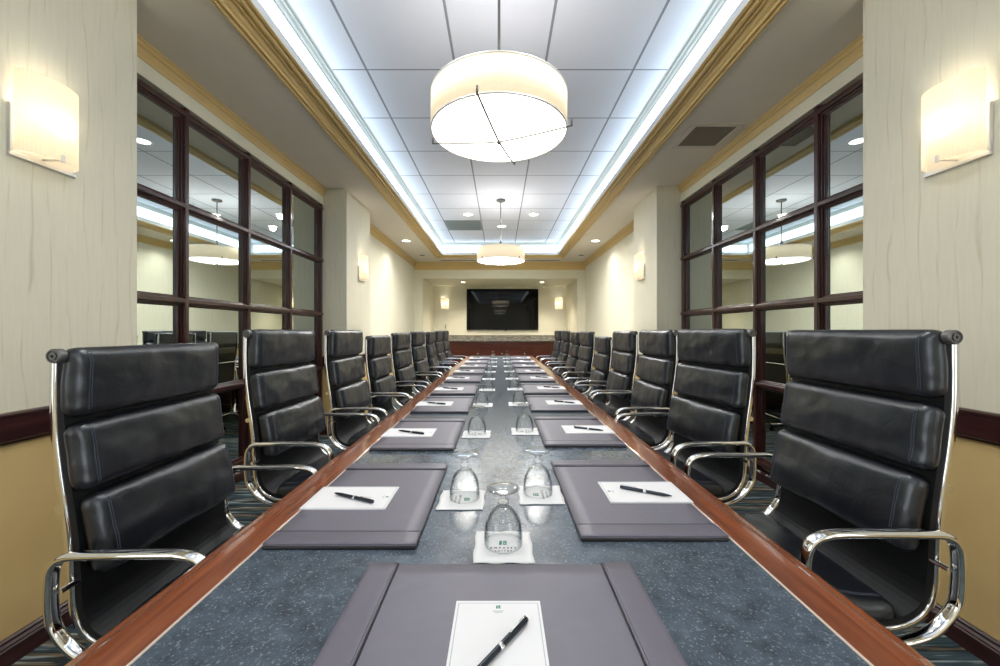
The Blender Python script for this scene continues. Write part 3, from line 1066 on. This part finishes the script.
def make_chair():
    t = empty('conference_chair')
    # hammock
    smax = PS[-1]
    b = MB()
    n = 80
    v, f = [], []
    for i in range(n + 1):
        s = smax * i / n
        for (x, d) in ((-0.234, 0.005), (0.234, 0.005), (0.234, -0.011), (-0.234, -0.011)):
            v.append(bend(x, s, d))
    for i in range(n):
        for j in range(4):
            a, c = 4 * i + j, 4 * i + (j + 1) % 4
            f.append((a, c, c + 4, a + 4))
    f += [(0, 1, 2, 3), (4 * n, 4 * n + 1, 4 * n + 2, 4 * n + 3)]
    b.add(v, f).build('leather_sling', M['shell'], t)
    cushion('back_cushion', s_of_z(1.152) - 0.010, s_of_z(1.000), 0.237, 0.054, t, 1)
    cushion('back_cushion', s_of_z(0.988), s_of_z(0.830), 0.236, 0.055, t, 2, 0.004)
    cushion('back_cushion', s_of_z(0.818), s_of_z(0.640), 0.230, 0.058, t, 3, 0.016)
    cushion('seat_cushion', s_of_y(-0.225), PS[-1] - 0.004, 0.234, 0.062, t, 4)
    for q in (-1, 1):
        path = [bend(q * 0.2345, PS[-1] * i / 70, -0.016) for i in range(71)]
        MB().tube(path, 0.0055, 0.008, side=(1, 0, 0), seg=10, power=0.7).build('side_rail', M['chrome'], t)
    cb = MB().cyl((-0.240, -0.327, 1.144), 0.0105, 0.48, 'x', 16).build('top_crossbar', M['chrome'], t)
    for q in (-1, 1):
        pr = [(0, -0.012), (0.0145, -0.012), (0.0165, -0.009), (0.0165, 0.005), (0.0145, 0.008), (0.0118, 0.008), (0.0112, 0.005), (0.0085, 0.005), (0.0080, 0.0085), (0.0035, 0.0085), (0.003, 0.004), (0, 0.004)]
        MB().lathe([(r_, h_ * q) for r_, h_ in pr], (q * 0.245, -0.327, 1.144), 22, axis='x', smooth=False).build('end_cap', M['steel'], cb)
    for sv, rad in ((s_of_z(0.80), 0.009), (s_of_y(-0.14), 0.010), (s_of_y(0.12), 0.010)):
        p1 = bend(0, sv, -0.03)
        MB().cyl((-0.236, p1.y, p1.z), rad, 0.472, 'x', 14).build('crossbar', M['chrome'], t)
    loop = [(-0.175, 0.476), (-0.250, 0.500), (-0.288, 0.550), (-0.299, 0.610), (-0.300, 0.670), (-0.294, 0.705), (-0.270, 0.726), (-0.225, 0.730), (-0.10, 0.731),
            (-0.03, 0.729), (0.008, 0.716), (0.025, 0.684), (0.026, 0.630), (0.010, 0.560), (-0.025, 0.500), (-0.085, 0.476)]
    for q in (-1, 1):
        path = catmull([(q * 0.272, a - (0.008 if a < -0.26 else 0), c - (0.016 if c > 0.6 else 0)) for a, c in loop], 6, closed=True)
        b = MB().tube(path, 0.0135, 0.0085, side=(1, 0, 0), closed=True, seg=12, power=0.8)
        for (yy, zz) in ((-0.29, 0.635), (-0.13, 0.482)):
            x0 = q * 0.233 if q > 0 else -0.272
            b.cyl((x0, yy, zz), 0.006, 0.039, 'x', 10)
        b.build('armrest', M['chrome'], t)
    # base
    MB().box(-0.075, 0.075, -0.155, 0.135, 0.450, 0.478).box(-0.25, 0.25, -0.155, -0.125, 0.462, 0.480).box(-0.25, 0.25, 0.105, 0.135, 0.468, 0.486).build('seat_mechanism', M['castor'], t)
    MB().lathe([(0, 0.452), (0.018, 0.452), (0.018, 0.30), (0.028, 0.30), (0.028, 0.13), (0.040, 0.12), (0.042, 0.085), (0, 0.085)], seg=20).build('gas_column', M['chrome'], t)
    for i in range(5):
        a = 2 * PI * i / 5 + PI / 2
        ca, sa = math.cos(a), math.sin(a)
        path = [(ca * r, sa * r, z) for r, z in ((0.02, 0.115), (0.10, 0.108), (0.20, 0.090), (0.285, 0.076))]
        lg = MB().tube(path, 0.017, 0.012, side=(-sa, ca, 0), seg=10, power=0.7).build('base_leg', M['chrome'], t)
        cs = MB()
        cx, cy = ca * 0.275, sa * 0.275
        for off in (-0.014, 0.014):
            v0 = Vector((-sa, ca, 0))
            ctr = Vector((cx, cy, 0.026)) + v0 * off
            ring = []
            for hgt in (-0.009, 0.009):
                for j in range(16):
                    th = 2 * PI * j / 16
                    ring.append(ctr + v0 * hgt + Vector((ca, sa, 0)) * (0.026 * math.cos(th)) + Vector((0, 0, 0.026 * math.sin(th))))
            fc = [tuple(range(15, -1, -1)), tuple(range(16, 32))] + [(j, (j + 1) % 16, 16 + (j + 1) % 16, 16 + j) for j in range(16)]
            cs.add(ring, fc)
        cs.tube([(cx, cy, 0.03), (cx, cy, 0.082)], 0.008, seg=8)
        cs.build('caster', M['castor'], lg)
    return t

ch0 = make_chair()
LOW = ('gas_column', 'base_leg', 'caster')
ordn = ['nearest', 'second', 'third', 'fourth', 'fifth', 'sixth', 'seventh', 'eighth', 'ninth and farthest']
# (x of back top, centre y, yaw towards the camera in degrees, lift)
PITCH = 0.687
Ls = [(-0.993, 1.12, -1.0, 0.0), (-0.997, 0, 2.0, 0.045), (-0.986, 0, 0.5, 0.045), (-0.988, 0, 0, 0.003), (-0.977, 0, 3, 0.022), (-0.957, 0, 2.5, 0.035),
      (-0.937, 0, 0, 0.028), (-0.938, 0, 1, 0.045), (-0.930, 0, 1, 0.045)]
Rs = [(1.020, 1.13, 0.0, 0.042), (0.980, 0, 7, 0.048), (1.004, 0, 1, 0.046), (1.015, 0, 0, 0.040), (1.022, 0, -1, -0.015), (1.012, 0, 3, 0.033),
      (1.012, 0, 1, 0.025), (1.000, 0, 1, 0.042), (0.992, 0, 1, 0.045)]
first = True
for side, rows in (('left', Ls), ('right', Rs)):
    for i, (xb, yc, yaw, dz) in enumerate(rows):
        y = yc if yc else (1.12 if side == 'left' else 1.13) + PITCH * i
        a = math.radians(yaw)
        fx = math.cos(a) if side == 'left' else -math.cos(a)
        fy = -math.sin(a)
        o = ch0 if first else copy_tree(ch0)
        first = False
        o.location = (xb + 0.325 * fx, y + 0.325 * fy, 0)
        o.rotation_euler = (0, 0, -(PI / 2 + a) if side == 'left' else PI / 2 + a)
        for c in o.children:
            nm = c.name.split('.')[0]
            if nm not in LOW:
                c.location.z = dz
        if i == 0: lb = f'black leather high-back chair nearest the camera on the {side} side of table'
        elif i == 8: lb = f'black leather high-back chair farthest away on the {side} side of the table'
        else: lb = f'black leather high-back chair, {ordn[i]} from the camera on the {side} side of table'
        tag(o, lb, 'chair', 'black high-back chairs along the table')

# ------------------------------------------------------------------ place settings
def make_pad():
    t = empty('desk_pad')
    hx, hy = 0.2525, 0.1625
    bevel(MB().box(-hx, hx, -hy, hy, 0, 0.007).build('pad_board', M['padedge'], t), 0.0025)
    MB().rbox(hx - 0.002, hy - 0.002, 0.0022, 0.0018, (12, 8, 2), None, 0, (0, 0, 0.0075)).build('leather_sheet', M['padleather'], t)
    for q in (-1, 1):
        cx = q * (hx - 0.0285)
        b = MB().rbox(0.027, hy - 0.001, 0.0022, 0.002, (8, 10, 4), None, 0, (cx, 0, 0.0112))
        ix = cx - q * 0.0235
        b.tube([(ix, -hy + 0.003, 0.0134), (ix, hy - 0.003, 0.0134)], 0.0006, seg=5, k=1)
        ix2 = cx - q * 0.0285
        b.tube([(ix2, -hy + 0.001, 0.0104), (ix2, hy - 0.001, 0.0104)], 0.0013, seg=6, k=2)
        b.build('end_flap', [M['padflap'], M['thread'], M['padedge']], t)
    return t

def emblem_mb(s):
    b = MB()
    h = 0.0003
    b.prism([(-0.5 * s, -0.5 * s), (-0.14 * s, -0.42 * s), (-0.10 * s, 0.5 * s), (-0.42 * s, 0.5 * s)], 0, h)
    b.box(0.02 * s, 0.5 * s, 0.30 * s, 0.5 * s, 0, h)
    b.box(0.02 * s, 0.5 * s, -0.02 * s, 0.16 * s, 0, h)
    b.box(0.02 * s, 0.5 * s, -0.42 * s, -0.20 * s, 0, h)
    b.box(0.36 * s, 0.5 * s, -0.42 * s, 0.5 * s, 0, h * 0.9)
    b.box(0.02 * s, 0.12 * s, -0.42 * s, 0.20 * s, 0, h * 0.9)
    return b

def text_mesh(body, size, spacing=1.0):
    cu = bpy.data.curves.new('lettering', 'FONT')
    cu.body = body
    cu.size = size
    cu.align_x = 'CENTER'
    cu.space_character = spacing
    cu.extrude = 0.0001
    cu.offset = 0.0003
    ob = bpy.data.objects.new('lettering', cu)
    C.objects.link(ob)
    dg = bpy.context.evaluated_depsgraph_get()
    me = bpy.data.meshes.new_from_object(ob.evaluated_get(dg))
    me = me.copy()
    bpy.data.objects.remove(ob)
    bpy.data.curves.remove(cu)
    return me

def make_note():
    b = MB().box(-0.069, 0.069, -0.108, 0.108, 0, 0.0035)
    t = b.build('notepad', M['note'])
    e = emblem_mb(0.007).build('emblem', M['teal'], t, (0, 0.093, 0.0036))
    e['label'] = 'small teal printed emblem'
    MB().box(-0.009, 0.009, -0.0008, 0.0008, 0, 0.0002).box(-0.006, 0.006, -0.0036, -0.0024, 0, 0.0002).build('printed_line', M['inkpale'], t, (0, 0.084, 0.0036))
    return t

def make_pen():
    t = empty('ballpoint_pen')
    R = 0.0046
    MB().lathe([(0, -0.068), (0.0012, -0.068), (0.0030, -0.060), (R - 0.0003, -0.045), (R, -0.002)], (0, 0, 0), 16, axis='x').build('barrel', M['penbody'], t)
    MB().lathe([(R, -0.002), (R + 0.0004, -0.0015), (R + 0.0004, 0.0045), (R, 0.005)], (0, 0, 0), 16, axis='x').build('center_band', M['chrome'], t)
    MB().lathe([(R, 0.005), (R + 0.0002, 0.03), (R + 0.0002, 0.062), (R - 0.0008, 0.067), (0, 0.068)], (0, 0, 0), 16, axis='x').build('cap', M['penbody'], t)
    MB().tube([(0.064, 0, R - 0.0005), (0.0635, 0, R + 0.0024), (0.058, 0, R + 0.003), (0.03, 0, R + 0.0022), (0.024, 0, R + 0.0016)], 0.0014, 0.0007, side=(0, 1, 0), seg=8).build('clip', M['chrome'], t)
    return t

def make_napkin():
    n = 14
    v, f = [], []
    h = 0.061
    rnd = random.Random(3)
    for lay in (0, 1):
        for i in range(n + 1):
            for j in range(n + 1):
                x, y = -h + 2 * h * i / n, -h + 2 * h * j / n
                e = max(abs(x), abs(y)) / h
                z = 0.0005 + 0.0012 * max(0, e - 0.75) * 4 * (0.5 + 0.5 * math.sin(x * 130) * math.cos(y * 110))
                wob = 0.0012 * math.sin(y * 95 + 1) if abs(x) == h else 0
                wob2 = 0.0014 * math.sin(x * 90) if abs(y) == h else 0
                v.append((x + wob, y + wob2, (z if lay == 0 else z + 0.0012)))
    m = (n + 1) ** 2
    idx = lambda i, j: i * (n + 1) + j
    for i in range(n):
        for j in range(n):
            f.append((idx(i, j), idx(i, j + 1), idx(i + 1, j + 1), idx(i + 1, j)))
            f.append((m + idx(i, j), m + idx(i + 1, j), m + idx(i + 1, j + 1), m + idx(i, j + 1)))
    for i in range(n):
        f.append((idx(i, 0), idx(i + 1, 0), m + idx(i + 1, 0), m + idx(i, 0)))
        f.append((idx(i, n), m + idx(i, n), m + idx(i + 1, n), idx(i + 1, n)))
        f.append((idx(0, i), m + idx(0, i), m + idx(0, i + 1), idx(0, i + 1)))
        f.append((idx(n, i), idx(n, i + 1), m + idx(n, i + 1), m + idx(n, i)))
    t = MB().add(v, f, 0, True).build('paper_napkin', M['papersheet'])
    e = emblem_mb(0.0165).build('emblem', M['teal'], t, (-0.001, 0.0125, 0.0019))
    e['label'] = 'small teal printed emblem'
    for body, size, sp, y in (('EMBASSY', 0.0088, 1.75, -0.0095), ('SUITES', 0.0078, 1.65, -0.0205), ('HOTELS', 0.0045, 1.5, -0.0300)):
        me = text_mesh(body, size, sp)
        me.materials.clear()
        me.materials.append(M['ink'] if body != 'HOTELS' else M['inkpale'])
        ob = bpy.data.objects.new('lettering', me)
        C.objects.link(ob)
        ob.parent = t
        ob.location = (0, y, 0.0019)
    return t

def make_goblet():
    """upside-down stemmed water goblet: rim on the napkin, foot on top"""
    H = 0.119
    out = [(0.0412, 0.0), (0.0414, 0.010), (0.0411, 0.022), (0.0396, 0.036), (0.0362, 0.050), (0.0300, 0.063), (0.0215, 0.0725), (0.0140, 0.078),
           (0.0095, 0.081), (0.0085, 0.084), (0.0118, 0.087), (0.0130, 0.090), (0.0112, 0.093), (0.0080, 0.0955), (0.0074, 0.100), (0.0100, 0.105),
           (0.0180, 0.110), (0.0270, 0.1145), (0.0338, 0.117), (0.0352, 0.1183), (0.0340, H), (0.022, H - 0.0003), (0.0, H - 0.001)]
    inn = [(0.0, 0.0735), (0.009, 0.073), (0.0180, 0.0695), (0.0270, 0.0615), (0.0337, 0.049), (0.0373, 0.036), (0.0390, 0.022), (0.0393, 0.010), (0.0393, 0.0), (0.0402, -0.0004), (0.0412, 0.0)]
    b = MB().lathe(inn + out[1:], seg=40)
    return b.build('water_goblet', M['glass'])

pad0, note0, pen0, nap0, gob0 = make_pad(), make_note(), make_pen(), make_napkin(), make_goblet()
used = set()
def put(src, loc, rz):
    o = src if src.name not in used else copy_tree(src)
    used.add(src.name)
    o.location = loc
    o.rotation_euler = (0, 0, rz)
    return o
G = ('grey leather desk pads on the table', 'white notepads on the desk pads', 'pens on the notepads', 'paper napkins under the goblets', 'upturned water goblets')
def setting(px, py, rz, note, pen, nap, gob, where):
    tag(put(pad0, (px, py, TZ), rz), f'grey leather desk pad {where}', 'desk pad', G[0])
    tag(put(note0, (note[0], note[1], TZ + 0.0098), rz), f'white notepad on the desk pad {where}', 'notepad', G[1])
    tag(put(pen0, (pen[0], pen[1], TZ + 0.0183), pen[2]), f'dark pen on the notepad {where}', 'pen', G[2])
    tag(put(nap0, (nap[0], nap[1], TZ + 0.0005), rz), f'white printed napkin {where}', 'napkin', G[3])
    tag(put(gob0, (gob[0], gob[1], TZ + 0.0030), 0), f'upturned clear glass goblet {where}', 'glass', G[4])

# the setting at the near end of the table
setting(0.0, 0.598, 0.0, (-0.003, 0.541), (0.0, 0.548, math.radians(52.6)), (0.007, 0.834), (0.007, 0.845), 'at the near end of the table')
LY = [0.823, 1.4975, 2.185, 2.815, 3.50, 4.16, 4.85, 5.56, 6.30]
RY = [0.855, 1.545, 2.22, 2.845, 3.53, 4.19, 4.88, 5.59, 6.33]
rr = random.Random(11)
for side, YS in (('left', LY), ('right', RY)):
    s = -1 if side == 'left' else 1
    for i, yn in enumerate(YS):
        y = yn + 0.2525
        if i == 0: wh = f'nearest on the {side} side of the table'
        elif i == 8: wh = f'farthest away on the {side} side of the table'
        else: wh = f'{ordn[i]} from the camera on the {side} side of table'
        jx, jy, ja = rr.uniform(-0.006, 0.006), rr.uniform(-0.012, 0.012), rr.uniform(-0.03, 0.03)
        if i == 0: jx = jy = ja = 0
        nx = -0.397 if s < 0 else 0.397
        ny = y - (0.020 if s < 0 else 0.015) + jy
        pen = ((-0.389 if s < 0 else 0.400) + jx, ny - 0.014 if s < 0 else ny - 0.012, (math.radians(158) if s < 0 else math.radians(152)) + ja)
        if s < 0: pen = (pen[0], pen[1], math.radians(-24) + ja)
        xg = -0.103 if s < 0 else 0.113
        setting(s * 0.339, y, -PI / 2 if s < 0 else PI / 2,
                (nx + jx, ny), pen, (xg + jx, y - 0.01 + jy * 0.5), (xg + jx + s * 0.006 * (i % 3 - 1), y + 0.003 + jy * 0.5), wh)
